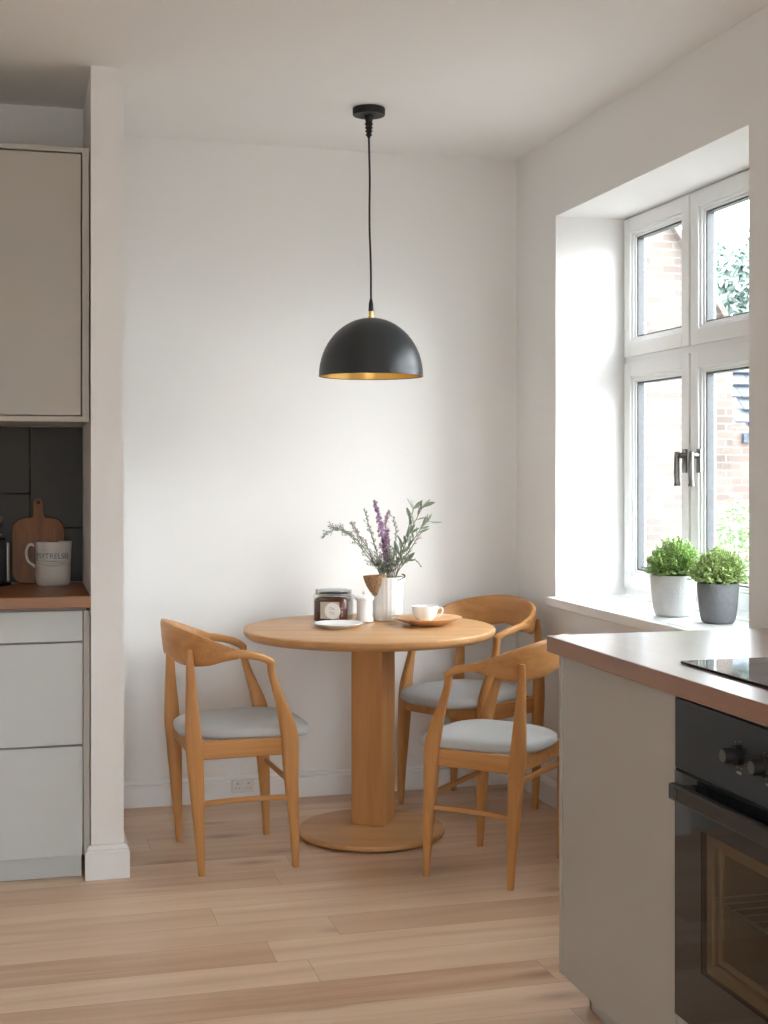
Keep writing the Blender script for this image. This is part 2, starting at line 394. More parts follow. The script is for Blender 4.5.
# handles on the two middle casements
def handle(y, label=None):
    b = nb(); X = WX1
    tube(b, [(X-.004, y, 1.372), (X-.03, y, 1.372)], .011, 12)
    box(b, X-.008, X, y-.014, y+.014, 1.31, 1.395)
    sweep(b, [(X-.034, y, 1.385), (X-.036, y, 1.33), (X-.034, y, 1.27)], [(.008, .010), (.010, .011), (.009, .011)], (1, 0, 0), 12)
    lathe(b, [(0, -.006), (.012, -.006), (.012, .004), (0, .004)], 16, Matrix.Translation((X-.034, y, 1.268)))
    obj('handle', b, PEWTER, win, .001)
handle(4.405); handle(4.297)
b = nb(); tube(b, [(WX1-.025, 4.39, 1.372), (WX1-.02, 4.378, 1.366), (WX1-.022, 4.372, 1.352), (WX1-.02, 4.382, 1.338)], .003, 8); tube(b, [(WX1-.027, 4.412, 1.372), (WX1-.027, 4.345, 1.374)], .003, 8)
obj('latch', b, PEWTER, win)
S('trim_1', [(1.995, XR-.0005, W1[0]-.03, W1[1]+.012, W1[2]-.035, W1[2]), (XR-.0004, WX1, W1[0]+.001, W1[1]-.001, W1[2]-.035, W1[2])], TRIM, 'white window sill board under the dining window', 'window sill', .003)
# the sill fills the reveal only; its nosing runs past it
window('fill_window', W2, [-1.5, -.7, .1], 1.75, 'white casement window added behind the viewer for fill light')
S('trim_2', (XR, WX1, W2[0], W2[1], W2[2]-.03, W2[2]), TRIM, 'white sill board under the added fill light window', 'window sill', .003)

dr = bpy.data.objects.new('fill_door', None); C.objects.link(dr); dr['kind'] = 'structure'; dr['label'] = 'white framed glazed doors added behind the viewer for fill light'; dr['category'] = 'door'
b = nb(); zb, zt_ = .08, WF[3]-.06
box(b, WF[0], WF[1], YF-.1, YF-.04, 0, zb); box(b, WF[0], WF[1], YF-.1, YF-.04, zt_, WF[3])
for x in (WF[0]+.03, (WF[0]+WF[1])/2, WF[1]-.03): box(b, x-.03, x+.03, YF-.1, YF-.04, zb, zt_)
obj('door_frame', b, UPVC, dr, .002)
bx('pane', (WF[0]+.05, WF[1]-.05, YF-.075, YF-.07, zb, zt_), PANE, dr, 0)

# ------------------------------------------------------------------ left kitchen run
YC = 4.465
b = nb(); box(b, -1.9, .210, YC+.022, 4.99, .10, .872)
unit = thing('drawer_unit', 'matt pale grey three drawer base unit left of the partition', 'kitchen cabinet', (0, 0, 0))
obj('body', b, CABD, unit)
for z0, z1 in ((.768, .866), (.434, .762), (.076, .428)):
    bx('drawer', (-.60, .198, YC, YC+.020, z0, z1), CAB, unit, .0015)
for z0, z1 in ((.768, .866), (.434, .762), (.076, .428)):
    bx('drawer', (-1.41, -.604, YC, YC+.020, z0, z1), CAB, unit, .0015)
bx('filler', (.201, .221, YC+.002, YC+.021, .076, .866), CABG, unit, .001)
bx('plinth', (-1.9, .196, YC+.03, YC+.045, .001, .10), CAB, unit, .001)
tag(bx('worktop', (-1.9, .222, 4.425, 4.985, .878, .916), COUNTER, None, .003), 'warm brown wooden worktop on the drawer unit in the left niche', 'worktop')
wc = thing('wall_cabinet', 'grey beige wall cabinet with an inset door above the left niche', 'kitchen cabinet')
b = nb(); x1 = .219
box(b, x1-.022, x1, YC, 4.98, 1.476, 2.362); box(b, -1.9, x1-.022, YC, 4.98, 1.476, 1.493)
box(b, -1.9, x1-.022, YC, 4.98, 2.345, 2.362); box(b, -1.9, x1-.022, 4.96, 4.98, 1.493, 2.345); box(b, -1.9, -1.87, YC, 4.96, 1.493, 2.345)
box(b, -.62, -.60, YC, 4.96, 1.493, 2.345)
obj('cabinet_frame', b, CABG, wc, .001)
bx('door', (-.597, x1-.026, YC+.003, YC+.022, 1.496, 2.341), CABG, wc, .0012)
bx('door', (-1.866, -.623, YC+.003, YC+.022, 1.496, 2.341), CABG, wc, .0012)
# backsplash tiles on the niche wall: one cladding
TILE = mottled('olive_tile', (.026, .024, .019), (.034, .031, .025), .6, 6)
GROUT = mottled('dark_grout', (.035, .034, .030), (.04, .04, .035), .9, 20)
b = nb()
xe = [-1.9, -1.46, -1.02, -.58, -.06, .2225]
xe = [.2225-.185-.38*k for k in range(5)][::-1]+[.2225]
for i, (a, c) in enumerate(zip(xe, xe[1:])):
    joints = [.918, 1.112, 1.474] if (len(xe)-i) % 2 == 0 else [.918, 1.236, 1.474]
    for p, q in zip(joints, joints[1:]): box(b, a+.0015, c-.0015, 4.986, 4.9985, p+.0015, q-.0015)
o = struct('wall_backsplash', b, TILE, 'dark olive grey tiled splashback in the left niche', 'wall tiles', .0012)
b = nb(); box(b, -1.9, .2225, 4.9985, 5.0, .918, 1.474); struct('trim_3', b, GROUT, 'dark grout behind the splashback tiles', 'grout')

# cutting board
cb = W(38, 4.92); M = Matrix.Translation((cb.x, 4.94, .9165)) @ Matrix.Rotation(radians(-8), 4, 'X')
def rrect(w, h, r, n=6, x=0, y=0):
    pts = []
    for cx, cy, a0 in ((w/2-r, h-r, 0), (-w/2+r, h-r, 90), (-w/2+r, r, 180), (w/2-r, r, 270)):
        for k in range(n+1):
            a = radians(a0+90*k/n); pts.append((x+cx+r*cos(a), y+cy+r*sin(a)))
    return pts
b = nb()
body = rrect(.182, .235, .045)
# insert neck and round handle into the top edge
neck = []
hz = .297
neck += [(.024, .2352), (.0195, .243), (.0185, .262)]
for k in range(1, 12):
    a = radians(-20+220*k/12); neck.append((.0195*cos(a), hz-.010+.0195*sin(a)))
neck += [(-.0185, .262), (-.0195, .243), (-.024, .2352)]
idx = 7
outline = body[:idx]+neck+body[idx:]
# face with a hole: bridge into the outline with a thin slit is avoided by a separate ring
R = Matrix(((1, 0, 0, 0), (0, 0, -1, 0), (0, 1, 0, 0), (0, 0, 0, 1)))
prism(b, outline, -.009, .009, M @ R)
bd = obj('cutting_board', b, BOARD, None, .003)
tag(bd, 'brown wooden paddle cutting board leaning on the dark tiles behind the mug', 'cutting board')
b = nb(); lathe(b, [(0, .0085), (.0065, .0085), (.0065, .0096), (0, .0096)], 20, M @ R @ Matrix.Translation((0, hz-.008, 0)))
obj('hanging_hole', b, BLACKP, bd)

# mug with lettering
mc = W(53.2, 4.755, .9165); mg = thing('mug', 'large off white stoneware mug with teal lettering in front of the cutting board', 'mug', mc)
b = nb()
r0 = .0625
prof = [(0, .0), (.054, 0), (.0585, .006), (.0605, .03), (.061, .066)]
for zz in (.070, .078, .086): prof += [(.0614, zz-.0025), (.0585, zz), (.0614, zz+.0025)]
prof += [(.0622, .12), (.0645, .148), (.0645, .152), (.0615, .152), (.058, .12), (.056, .01), (0, .008)]
lathe(b, prof, 56); obj('body', b, MUGM, mg)
ang = TH+pi  # handle points to picture left
hd = Vector((-ct, st, 0))
b = nb(); sweep(b, [hd*.060+Vector((0, 0, .135)), hd*.082+Vector((0, 0, .141)), hd*.094+Vector((0, 0, .118)), hd*.088+Vector((0, 0, .085)), hd*.058+Vector((0, 0, .060))],
      [(.007, .005)]*5, (st, ct, 0), 10); obj('handle', b, MUGM, mg)
def textmesh(body, size, depth=.0):
    cu = bpy.data.curves.new('t', 'FONT'); cu.body = body; cu.size = size; cu.extrude = depth; cu.align_x = 'CENTER'; cu.align_y = 'CENTER'
    o = bpy.data.objects.new('t', cu); C.objects.link(o)
    dg = bpy.context.evaluated_depsgraph_get(); dg.update()
    me = bpy.data.meshes.new_from_object(o.evaluated_get(dg))
    b = bmesh.new(); b.from_mesh(me)
    bpy.data.objects.remove(o); bpy.data.curves.remove(cu); bpy.data.meshes.remove(me)
    return b
b = textmesh('ESYTRELSEI', .027, .0004)
bmesh.ops.subdivide_edges(b, edges=[e for e in b.edges if e.calc_length() > .006], cuts=1)
fr = -pi/2-TH
for v in b.verts:
    a = fr+.16+v.co.x*.95/.0618; r = .0624+v.co.z
    v.co = Vector((r*cos(a), r*sin(a), .103+v.co.y))
obj('lettering', b, INK, mg, smooth=False)
# coffee press at the picture's left edge
pc = W(-6, 4.74, .9165); cp = thing('coffee_press', 'black coffee press with chrome strips at the left edge of the worktop', 'coffee press', pc)
b = nb(); lathe(b, [(0, 0), (.060, 0), (.060, .008), (.052, .012), (0, .012)], 32); obj('base', b, BLACKP, cp)
b = nb(); lathe(b, [(0, .012), (.047, .012), (.047, .145), (.040, .158), (.022, .166), (0, .166)], 32); obj('body', b, BLACK, cp)
b = nb(); lathe(b, [(0, .166), (.034, .166), (.034, .176), (.016, .182), (.013, .196), (.026, .206), (.034, .222), (.030, .236), (.014, .244), (0, .245)], 24); obj('lid', b, STEEL, cp)
for k in range(4):
    a = -TH+k*pi/2+.0; b = nb(); d = Vector((cos(a), sin(a), 0))
    sweep(b, [d*.049+Vector((0, 0, .010)), d*.049+Vector((0, 0, .148))], [(.006, .002)]*2, (-sin(a-.9), cos(a-.9), 0), 8); obj('strip', b, STEEL, cp)

# ------------------------------------------------------------------ peninsula
pn = thing('base_cabinet', 'greige peninsula base cabinet holding the built in oven', 'kitchen cabinet')
YE = 3.090; PX = 1.294
bx('end_panel', (PX-.013, 1.975, YE-.018, YE, .087, .868), CABG, pn, .001)
bx('door', (PX-.012, PX+.008, 2.480, YE-.021, .087, .866), CABG, pn, .0012)
b = nb(); box(b, PX+.010, 1.97, 2.480, YE-.018, .10, .868)
obj('body', b, CABD, pn)
b = nb(); box(b, PX+.010, 1.97, 1.10, 1.870, .10, .868); obj('body', b, CABD, pn)
bx('drawer', (PX-.012, PX+.008, 1.875, 2.476, .087, .222), CABG, pn, .0012)
bx('door', (PX-.012, PX+.008, 1.10, 1.871, .087, .866), CABG, pn, .0012)
bx('plinth', (PX+.055, PX+.07, 1.10, YE-.03, .001, .10), PLINTH, pn, .001)
bx('plinth', (PX+.055, 1.97, YE-.045, YE-.03, .001, .10), PLINTH, pn, .001)
b = nb(); box(b, 1.262, 2.008, 1.05, 3.125, .870, .910)
tag(obj('worktop', b, COUNTER2, None, .002), 'brown worktop with pale sheen on the peninsula in front of the window', 'worktop')
# oven
ov = thing('oven', 'black built in electric oven in the peninsula', 'oven')
oy0, oy1 = 1.876, 2.474
bx('control_panel', (PX-.018, PX+.02, oy0, oy1, .722, .862), PANEL, ov, .002)
b = nb(); wy0, wy1, wz0, wz1 = 1.985, 2.365, .345, .62; x0, x1 = PX-.018, PX+.004
dz0, dz1 = .226, .716
for d in ((oy0, wy0, dz0, dz1), (wy1, oy1, dz0, dz1), (wy0, wy1, dz0, wz0), (wy0, wy1, wz1, dz1)): box(b, x0, x1, *d)
door = obj('door', b, GLASSB, ov, .0)
bx('pane', (x0+.001, x0+.004, wy0-.001, wy1+.001, wz0-.001, wz1+.001), SMOKED, door, 0)
def frame(bm, xa, xb, e, t):
    box(bm, xa, xb, wy0+e, wy0+e+t, wz0+e, wz1-e); box(bm, xa, xb, wy1-e-t, wy1-e, wz0+e, wz1-e)
    box(bm, xa, xb, wy0+e+t, wy1-e-t, wz0+e, wz0+e+t); box(bm, xa, xb, wy0+e+t, wy1-e-t, wz1-e-t, wz1-e)
b = nb(); frame(b, x0+.012, x0+.02, -.001, .024); frame(b, x0+.024, x0+.03, .023, .012); obj('inner_frame', b, CAVITY, door, .002)
b = nb(); box(b, 1.50, 1.51, oy0+.03, oy1-.03, .28, .70); box(b, x1+.01, 1.5, oy0+.03, oy0+.04, .28, .70); box(b, x1+.01, 1.5, oy1-.04, oy1-.03, .28, .70)
box(b, x1+.01, 1.5, oy0+.03, oy1-.03, .27, .28); box(b, x1+.01, 1.5, oy0+.03, oy1-.03, .70, .71)
obj('cavity', b, CAVITY, ov)
b = nb()
for k in range(14):
    y = oy0+.06+k*(oy1-oy0-.12)/13; tube(b, [(x1+.03, y, .47), (1.49, y, .47)], .002, 6, smooth=False)
tube(b, [(x1+.03, oy0+.05, .47), (x1+.03, oy1-.05, .47)], .003, 6, smooth=False); obj('wire_shelf', b, STEEL, ov)
HANDG = mottled('handle_bronze', (.030, .026, .023), (.036, .032, .028), .4, 10, spec=.3)
b = nb(); box(b, PX-.058, PX-.040, 1.925, 2.425, .672, .704); box(b, PX-.06, PX-.018, 1.94, 1.965, .676, .700); box(b, PX-.06, PX-.018, 2.385, 2.41, .676, .700)
obj('handle', b, HANDG, ov, .003)
b = nb(); box(b, PX-.016, PX+.004, oy0, oy1, .7165, .7215); obj('vent_gap', b, BLACKP, ov)
DOT = mottled('panel_print', (.35, .35, .34), (.42, .42, .40), .6, 40)
for y in (2.222, 2.122):
    b = nb(); lathe(b, [(0, 0), (.019, 0), (.019, .012), (.0155, .014), (.0145, .032), (.0135, .034), (0, .034)], 32, Matrix.Translation((PX-.018, y, .797)) @ Matrix.Rotation(-pi/2, 4, 'Y'))
    kn = obj('knob', b, BLACKP, ov)
    b = nb(); lathe(b, [(0, .0336), (.0115, .0336), (.0115, .0348), (0, .0348)], 24, Matrix.Translation((PX-.018, y, .797)) @ Matrix.Rotation(-pi/2, 4, 'Y')); obj('knob_cap', b, PEWTER, kn)
    b = nb()
    for k in range(9):
        a = radians(-60+k*300/8-60+180); ry, rz = .025*cos(a), .025*sin(a)
        lathe(b, [(0, 0), (.0011, 0), (.0011, .0006), (0, .0006)], 8, Matrix.Translation((PX-.0178, y+ry, .797+rz)) @ Matrix.Rotation(-pi/2, 4, 'Y'))
    for dy, s in ((-.006, 1), (0, 1.3), (.006, 1)):
        box(b, PX-.0185, PX-.018, y+dy-.0015, y+dy+.0015, .764-.002*s, .764+.002*s)
    obj('dial_marks', b, DOT, ov, smooth=False)
# hob
hb = thing('induction_hob', 'black glass hob set flush into the peninsula worktop', 'hob', (0, 0, 0))
b = nb(); box(b, 1.352, 1.87, 2.03, 2.596, .9103, .9165); obj('glass_top', b, GLASSB, hb, .0015)
b = nb()
for cx, cy, r in ((1.48, 2.44, .08), (1.74, 2.44, .10), (1.48, 2.18, .10), (1.74, 2.18, .08)):
    lathe(b, [(r-.0015, .9166), (r, .9166), (r, .9168), (r-.0015, .9168)], 48, Matrix.Translation((cx, cy, 0)), close=True)
obj('zone_ring', b, DOT, hb)

# ------------------------------------------------------------------ dining table
tc_ = W(369.5, 5.0); tb = thing('dining_table', 'round oak pedestal dining table on a flat round base', 'table', tc_, -TH)
def disc(prof, n=96): b = nb(); lathe(b, prof, n); return b
R = .465
obj('tabletop', disc([(0, .702), (R-.05, .702), (R-.018, .706), (R-.004, .716), (R, .724), (R, .735), (R-.003, .739), (R-.006, .740), (0, .740)]), TT, tb)
b = nb(); box(b, -.062, .062, -.062, .062, .026, .703, Matrix.Translation((.014, -.03, 0)) @ Matrix.Rotation(radians(-22), 4, 'Z')); obj('pedestal', b, TTZ, tb, .003)
bo = obj('base', disc([(0, .004), (.245, .004), (.262, .008), (.265, .014), (.265, .021), (.261, .026), (0, .026)]), TT, tb); bo.location = (.008, -.10, 0)
b = nb(); lathe(b, [(0, 0), (.24, 0), (.24, .004), (0, .004)], 64); o = obj('shadow_gap', b, BLACKP, tb); o.location = (.008, -.10, 0)  # recessed black disc stands in for the dark shadow gap under the base
TZ = .7402

# ------------------------------------------------------------------ chairs
def cushion(bm, x0, x1, hw_back, hw_front, z0, z1):
    """soft seat pad: rounded outline lofted over rounded edge"""
    N = 48; cx, L = (x0+x1)/2, (x1-x0)/2
    def ring(s, z, dz=0):
        out = []
        for k in range(N):
            a = 2*pi*k/N; ca, sa = cos(a), sin(a)
            X = math.copysign(abs(ca)**(2/3.0), ca)*s; Y = math.copysign(abs(sa)**(2/3.4), sa)*s
            t = (X/s+1)/2 if s > 0 else .5
            hw = hw_back+(hw_front-hw_back)*t
            x = cx+X*L; y = Y*hw
            droop = -.010*max(0, (x-cx)/L)**3*1.0+.003*abs(y/hw_front)**2
            out.append(bm.verts.new((x, y, z+droop+dz)))
        return out
    zs = [(0.88, z0), (.965, z0+.003), (.995, z0+.009), (1.0, z0+.015), (.99, z1-.013), (.95, z1-.006), (.88, z1-.001), (.7, z1+.003), (.4, z1+.003), (.15, z1+.002)]
    rs = [ring(s, z) for s, z in zs]
    for a, c in zip(rs, rs[1:]):
        for k in range(N): bm.faces.new((a[k], a[(k+1) % N], c[(k+1) % N], c[k]))
    bm.faces.new(rs[0][::-1]); bm.faces.new(rs[-1])
def make_chair(label, loc, rz, rear_rail=False, sides=(), front_rail=True, group='oak elbow chairs around the table'):
    t = thing('dining_chair', label, 'chair', loc, rz, group)
    b = nb(); cushion(b, -.20, .248, .176, .222, .426, .470); obj('seat', b, FABRIC, t, angle=80)
    b = nb()
    box(b, .148, .170, -.185, .185, .374, .433); box(b, -.175, -.155, -.185, .185, .374, .433)
    for g in (-1, 1): box(b, -.17, .165, g*.196-.011, g*.196+.011, .374, .433)
    obj('seat_frame', b, WX, t, .003)
    for g in (-1, 1):
        b = nb()
        sweep(b, [(.166, g*.210, 0), (.160, g*.209, .15), (.150, g*.206, .33), (.146, g*.205, .43), (.134, g*.207, .49), (.104, g*.212, .58), (.084, g*.213, .645), (.080, g*.213, .688)],
              [(.011, .011), (.017, .015), (.026, .018), (.029, .018), (.025, .017), (.015, .014), (.012, .013), (.013, .014)], (1, 0, 0), 14, 3)
        obj('leg', b, WZ, t)
        b = nb()
        sweep(b, [(-.150, g*.213, 0), (-.160, g*.213, .18), (-.170, g*.211, .36), (-.177, g*.210, .45), (-.183, g*.205, .58), (-.186, g*.198, .70), (-.187, g*.197, .735)],
              [(.011, .011), (.019, .014), (.027, .017), (.027, .017), (.019, .015), (.012, .012), (.008, .009)], (1, 0, 0), 14, 3)
        obj('leg', b, WZ, t)
        b = nb()
        sweep(b, [(-.075, g*.233, .719), (-.03, g*.236, .719), (.03, g*.230, .708), (.066, g*.219, .694), (.084, g*.213, .680)],
              [(.016, .009), (.014, .011), (.013, .013), (.013, .014), (.012, .013)], (0, 0, 1), 14, 2.6)
        obj('armrest', b, WX, t)
        if g not in sides: continue
        b = nb(); sweep(b, [(-.162, g*.210, .232), (0, g*.207, .236), (.160, g*.208, .232)], [(.009, .007)]*3, (0, 0, 1), 10, 2.6); obj('stretcher', b, WX, t)
    # curved backrest
    pts, sz = [], []
    for k in range(17):
        a = radians(-92+184*k/16); q = abs(k-8)/8
        x = -.045-.185*math.copysign(abs(cos(a))**.86, cos(a)); y = .236*math.copysign(abs(sin(a))**.92, sin(a))
        top = .814-.074*q**1.55-.008*q**8; bot = .700-.018*sin(q*pi)**2+.030*q**3-.004*q
        bot = .700-.030*sin(min(q, 1)*pi*.75)+.028*q**4+.004*q
        if q > .97: bot = top-.030
        pts.append((x, y, (top+bot)/2)); sz.append(((top-bot)/2, .0125-.003*q))
    b = nb(); sweep(b, pts, sz, (-.0, 0, 1), 16, 4, 4)
    # lean the board outward at the top
    for v in b.verts:
        d = Vector((v.co.x+.045, v.co.y, 0)); 
        if d.x < 0: v.co += d.normalized()*(v.co.z-.75)*.10
    obj('backrest', b, WY, t)
    b = nb()
    if front_rail: sweep(b, [(.160, -.205, .272), (.160, .205, .272)], [(.010, .008)]*2, (0, 0, 1), 10, 2.6); obj('stretcher', b, WY, t)
    else: b.free()
    if rear_rail:
        b = nb(); sweep(b, [(-.165, -.207, .345), (-.165, .207, .345)], [(.010, .008)]*2, (0, 0, 1), 10, 2.6); obj('stretcher', b, WY, t)
    return t
def camrot(deg): return radians(deg)-TH
make_chair('oak elbow chair with grey seat left of the table, seen from behind', (.712, 4.617, 0), .32-TH, sides=(-1,))
ch = make_chair('oak elbow chair with grey seat nearest the peninsula, its back to the viewer', (1.533, 4.236, 0), 2.62-TH, True, sides=(1,)); ch.scale = (.95, .95, .965)
make_chair('oak elbow chair with grey seat in the corner behind the table', (1.705, 5.035, 0), 3.93-TH, front_rail=False)

# ------------------------------------------------------------------ pendant lamp
lp = W(371, 4.87); pd = thing('pendant_lamp', 'black dome pendant lamp with gold inside hanging over the table', 'lamp', (lp.x, lp.y, 0))
zr = H+94*4.87/F; Rl = .188; hl = .210
b = nb(); prof = []
for k in range(17):
    a = pi/2*k/16; prof.append((Rl*sin(a)**1.0 if k else .0, zr+hl*cos(a)))
inner = [(max(r-.003, 0), z-.003 if r > .01 else z-.004) for r, z in prof]; inner[-1] = (Rl-.004, zr)
prof[-1] = (Rl, zr)
lathe(b, prof+[(Rl+.001, zr-.002), (Rl-.003, zr-.002)], 96); sh = obj('lamp_shade', b, BLACK, pd, angle=60)
b = nb(); lathe(b, inner, 96); obj('shade_lining', b, BRASS, sh, angle=60)
b = nb(); lathe(b, [(0, zr+hl-.002), (.010, zr+hl-.002), (.010, zr+hl+.006), (.0075, zr+hl+.009), (.0085, zr+hl+.02), (.006, zr+hl+.026), (0, zr+hl+.026)], 24); obj('brass_fitting', b, BRASS, pd)
b = nb(); lathe(b, [(0, zr+hl+.024), (.0095, zr+hl+.024), (.008, zr+hl+.05), (.0045, zr+hl+.068), (0, zr+hl+.068)], 24); obj('cord_grip', b, BLACKP, pd)
b = nb(); zt = CH-.10
pts = []
for k in range(15):
    q = k/14; z = zr+hl+.06+(zt-zr-hl-.06)*q; pts.append((.0025*sin(q*9+.5)*(sin(pi*q))-.008*q, .002*cos(q*7)*sin(pi*q), z))
tube(b, pts, .0037, 8, 3); obj('cord', b, BLACKP, pd)
b = nb(); lathe(b, [(0, CH-.001), (.057, CH-.001), (.059, CH-.003), (.0585, CH-.024), (.0565, CH-.027), (0, CH-.028)], 64, Matrix.Translation((-.008, 0, 0))); obj('ceiling_rose', b, BLACKP, pd)
b = nb(); prof = [(0, CH-.028), (.018, CH-.028), (.013, CH-.045)]
for k in range(4):
    z = CH-.053-k*.013; r = .012-k*.0012; prof += [(r, z), (r+.0035, z-.004), (r+.003, z-.007), (r-.001, z-.009)]
prof += [(.0045, CH-.108), (0, CH-.108)]; lathe(b, prof, 20, Matrix.Translation((-.008, 0, 0))); obj('strain_relief', b, BLACKP, pd)
b = nb(); lathe(b, [(0, zr+.06), (.02, zr+.064), (.030, zr+.085), (.026, zr+.112), (.015, zr+.135), (.015, zr+hl-.01), (0, zr+hl-.01)], 24)
obj('bulb', b, CERAM, pd)

# ------------------------------------------------------------------ things on the table
# vase
vc = W(387.8, 5.215, TZ)
vs = thing('vase', 'tall off white fluted vase with a woven brown collar on the table', 'vase', vc)
b = nb()
fl = lambda a, z: 1+.022*abs(sin(a*11))
lathe(b, [(0, 0), (.050, 0), (.054, .004), (.056, .05), (.060, .12), (.0625, .165), (.0625, .168), (.059, .168), (.056, .12), (.052, .01), (0, .01)], 110, fn=fl); obj('body', b, STONEW, vs, angle=60)
# woven collar: a half bowl hanging from the rim on the left
WOV = mottled('woven_raffia', hexc('C39C72'), hexc('54341C'), .9, 190, .8, 260, detail=1)
left_ = Vector((-ct, st, 0)); near_ = Vector((-st, -ct, 0))
bc = left_*.050+near_*.036+Vector((0, 0, .176))
prof = [(0, -.080), (.010, -.077), (.022, -.062), (.034, -.040), (.042, -.018), (.0455, 0), (.0425, 0), (.038, -.018), (.030, -.040), (.018, -.058), (0, -.070)]
b = nb(); lathe(b, prof, 40, Matrix.Translation(bc) @ Matrix.Rotation(-TH, 4, 'Z') @ Matrix.Rotation(radians(-3), 4, 'Y') @ Matrix.Scale(.72, 4, (0, 1, 0)),
   fn=lambda a, z: 1+.02*sin(a*9+z*300))
obj('woven_collar', b, WOV, vs)
b = nb()
for k in range(9):
    a = -TH-.9+k*.17; lathe(b, [(0, -.003), (.0035, 0), (0, .003)], 6, Matrix.Translation((.066*cos(a), .066*sin(a), .160+.002*k)))
tube(b, [(.0655*cos(-TH-1.0+k*.2), .0655*sin(-TH-1.0+k*.2), .158+.002*k) for k in range(9)], .0012, 6); obj('bead_string', b, BARK, vs)

# stems
def leaf(bm, p, d, L, w, up=Vector((0, 0, 1)), n=4, curl=.15):
    d = d.normalized(); s = d.cross(up); s = s.normalized() if s.length > .05 else d.orthogonal().normalized(); nn = s.cross(d)
    prev = None; vs = []
    for k in range(n+1):
        t = k/n; ww = w*sin(pi*min(max(t, .04), .97))**.8*.5; c = p+d*L*t+nn*(-curl*L*t*t)
        vs.append((bm.verts.new(c-s*ww), bm.verts.new(c+nn*w*.12), bm.verts.new(c+s*ww)))
    for a, c in zip(vs, vs[1:]):
        bm.faces.new((a[0], a[1], c[1], c[0])); bm.faces.new((a[1], a[2], c[2], c[1]))
rng = random.Random(11)
def rv(s=1): return Vector((rng.uniform(-1, 1), rng.uniform(-1, 1), rng.uniform(-1, 1)))*s
def blossom(bm, p, r):
    # five small petals around a bud
    ax = (rv(1)+Vector((0, 0, .6))).normalized(); u = ax.orthogonal().normalized(); v = ax.cross(u)
    for k in range(5):
        a = 2*pi*k/5; leaf(bm, p, u*cos(a)+v*sin(a)+ax*.5, r*1.5, r*1.0, ax, 2, .1)
def stem(name, label, cat, path, kind, leafmat_=SAGE, bloom=None, L=.02, w=.006, dens=26, start=.25, bl=(0, 0), nb_=0, zoff=None, branches=True, group='dried stems in the vase', thick=.0014):
    """path: list of (px, py) columns at depth around the vase"""
    Z0 = 5.215; dz = zoff if zoff is not None else rng.uniform(-.05, .05)
    pts = []
    for i, (px, py) in enumerate(path):
        q = i/(len(path)-1); pts.append(WP(px, py, Z0+dz*q))
    # root the stem inside the vase
    base_ = Vector((vc.x+(pts[0].x-vc.x)*.5, vc.y+rng.uniform(-.015, .015), TZ+.03))
    pts = [base_]+pts
    org = Vector((pts[0].x, pts[0].y, pts[0].z))
    P = [p-org for p in pts]
    t = thing(name, label, cat, org, 0, group)
    cur = catmull(P, 8)
    b = nb(); tube(b, P, [thick*1.2]+[thick]*(len(P)-2)+[thick*.5], 6, 4)
    lv = nb(); bb = nb(); nblo = 0
    tot = len(cur)-1
    def at(q):
        x = q*tot; i = min(int(x), tot-1); return cur[i].lerp(cur[i+1], x-i), (cur[i+1]-cur[i]).normalized()
    zmin = TZ+.172-org.z
    for k in range(dens):
        q = start+(1-start)*k/dens; p, d = at(q)
        if p.z < zmin: continue
        side = (rv(1)); side = (side-d*side.dot(d)).normalized()
        if kind == 'olive': leaf(lv, p, d*1.3+side, L*rng.uniform(.8, 1.25), w, rv(1).normalized(), 5, rng.uniform(-.1, .25))
        elif kind == 'sprig':
            ll = L*rng.uniform(.7, 1.6)*(1.15-.5*q); e = p+(d*1.0+side*.9).normalized()*ll
            tube(b, [p, p.lerp(e, .5)+rv(.001), e], thick*.4, 4, 2)
            for m in range(3):
                pp = p.lerp(e, .35+.3*m); leaf(lv, pp, d+rv(.9), w*1.9, w, rv(1).normalized(), 2)
        elif kind == 'spike':
            leaf(lv, p, d*1.0+side*.8, L*.7, w, rv(1).normalized(), 3)
    for k in range(nb_):
        q = bl[0]+(bl[1]-bl[0])*(k/max(nb_-1, 1)); p, d = at(min(q, .999))
        side = rv(1); side = (side-d*side.dot(d)).normalized()
        sp = (.019*(1.1-(q-bl[0])/(1.0001-bl[0])*.8)) if kind == 'spike' else .012
        blossom(bb, p+side*sp*rng.uniform(.15, 1), .0052)
    obj('stem', b, STEMM, t)
    obj('leaves', lv, leafmat_, t, smooth=False) if lv.verts else lv.free()
    if nb_: obj('blossoms', bb, bloom, t, smooth=False)
    else: bb.free()
stem('sprig', 'long grey green sprig bending out furthest left from the vase', 'sprig', [(381, 577), (364, 552), (347, 533), (336, 529), (323, 537)], 'sprig', L=.022, w=.006, dens=34, zoff=-.04)
stem('sprig', 'forked thin sprig tip pointing left above the longest left stem', 'sprig', [(381, 576), (366, 551), (352, 536), (342, 531), (329, 524)], 'sprig', L=.018, w=.005, dens=30, zoff=.03)
stem('sprig', 'left leaning sprig dotted with small pink blossoms', 'sprig', [(382, 577), (371, 553), (360, 537), (352, 523)], 'sprig', bloom=PINK, L=.018, w=.005, dens=30, bl=(.45, 1), nb_=22, zoff=-.02)
stem('sprig', 'upright thin green sprig just left of the purple spike', 'sprig', [(384, 577), (377, 553), (370, 530), (365, 510)], 'sprig', L=.016, w=.005, dens=34, zoff=.03)
stem('lavender_stem', 'tallest deep purple flower spike in the middle of the vase', 'flower', [(388, 577), (384, 550), (380, 525), (375, 501)], 'spike', bloom=LAV, L=.02, w=.004, dens=14, bl=(.42, 1), nb_=150, zoff=-.02)
stem('lavender_stem', 'shorter mauve flower spike leaning right of the tallest one', 'flower', [(389, 577), (387, 548), (385, 530), (389, 511)], 'spike', bloom=PINK, L=.02, w=.004, dens=14, bl=(.45, 1), nb_=70, zoff=.02)
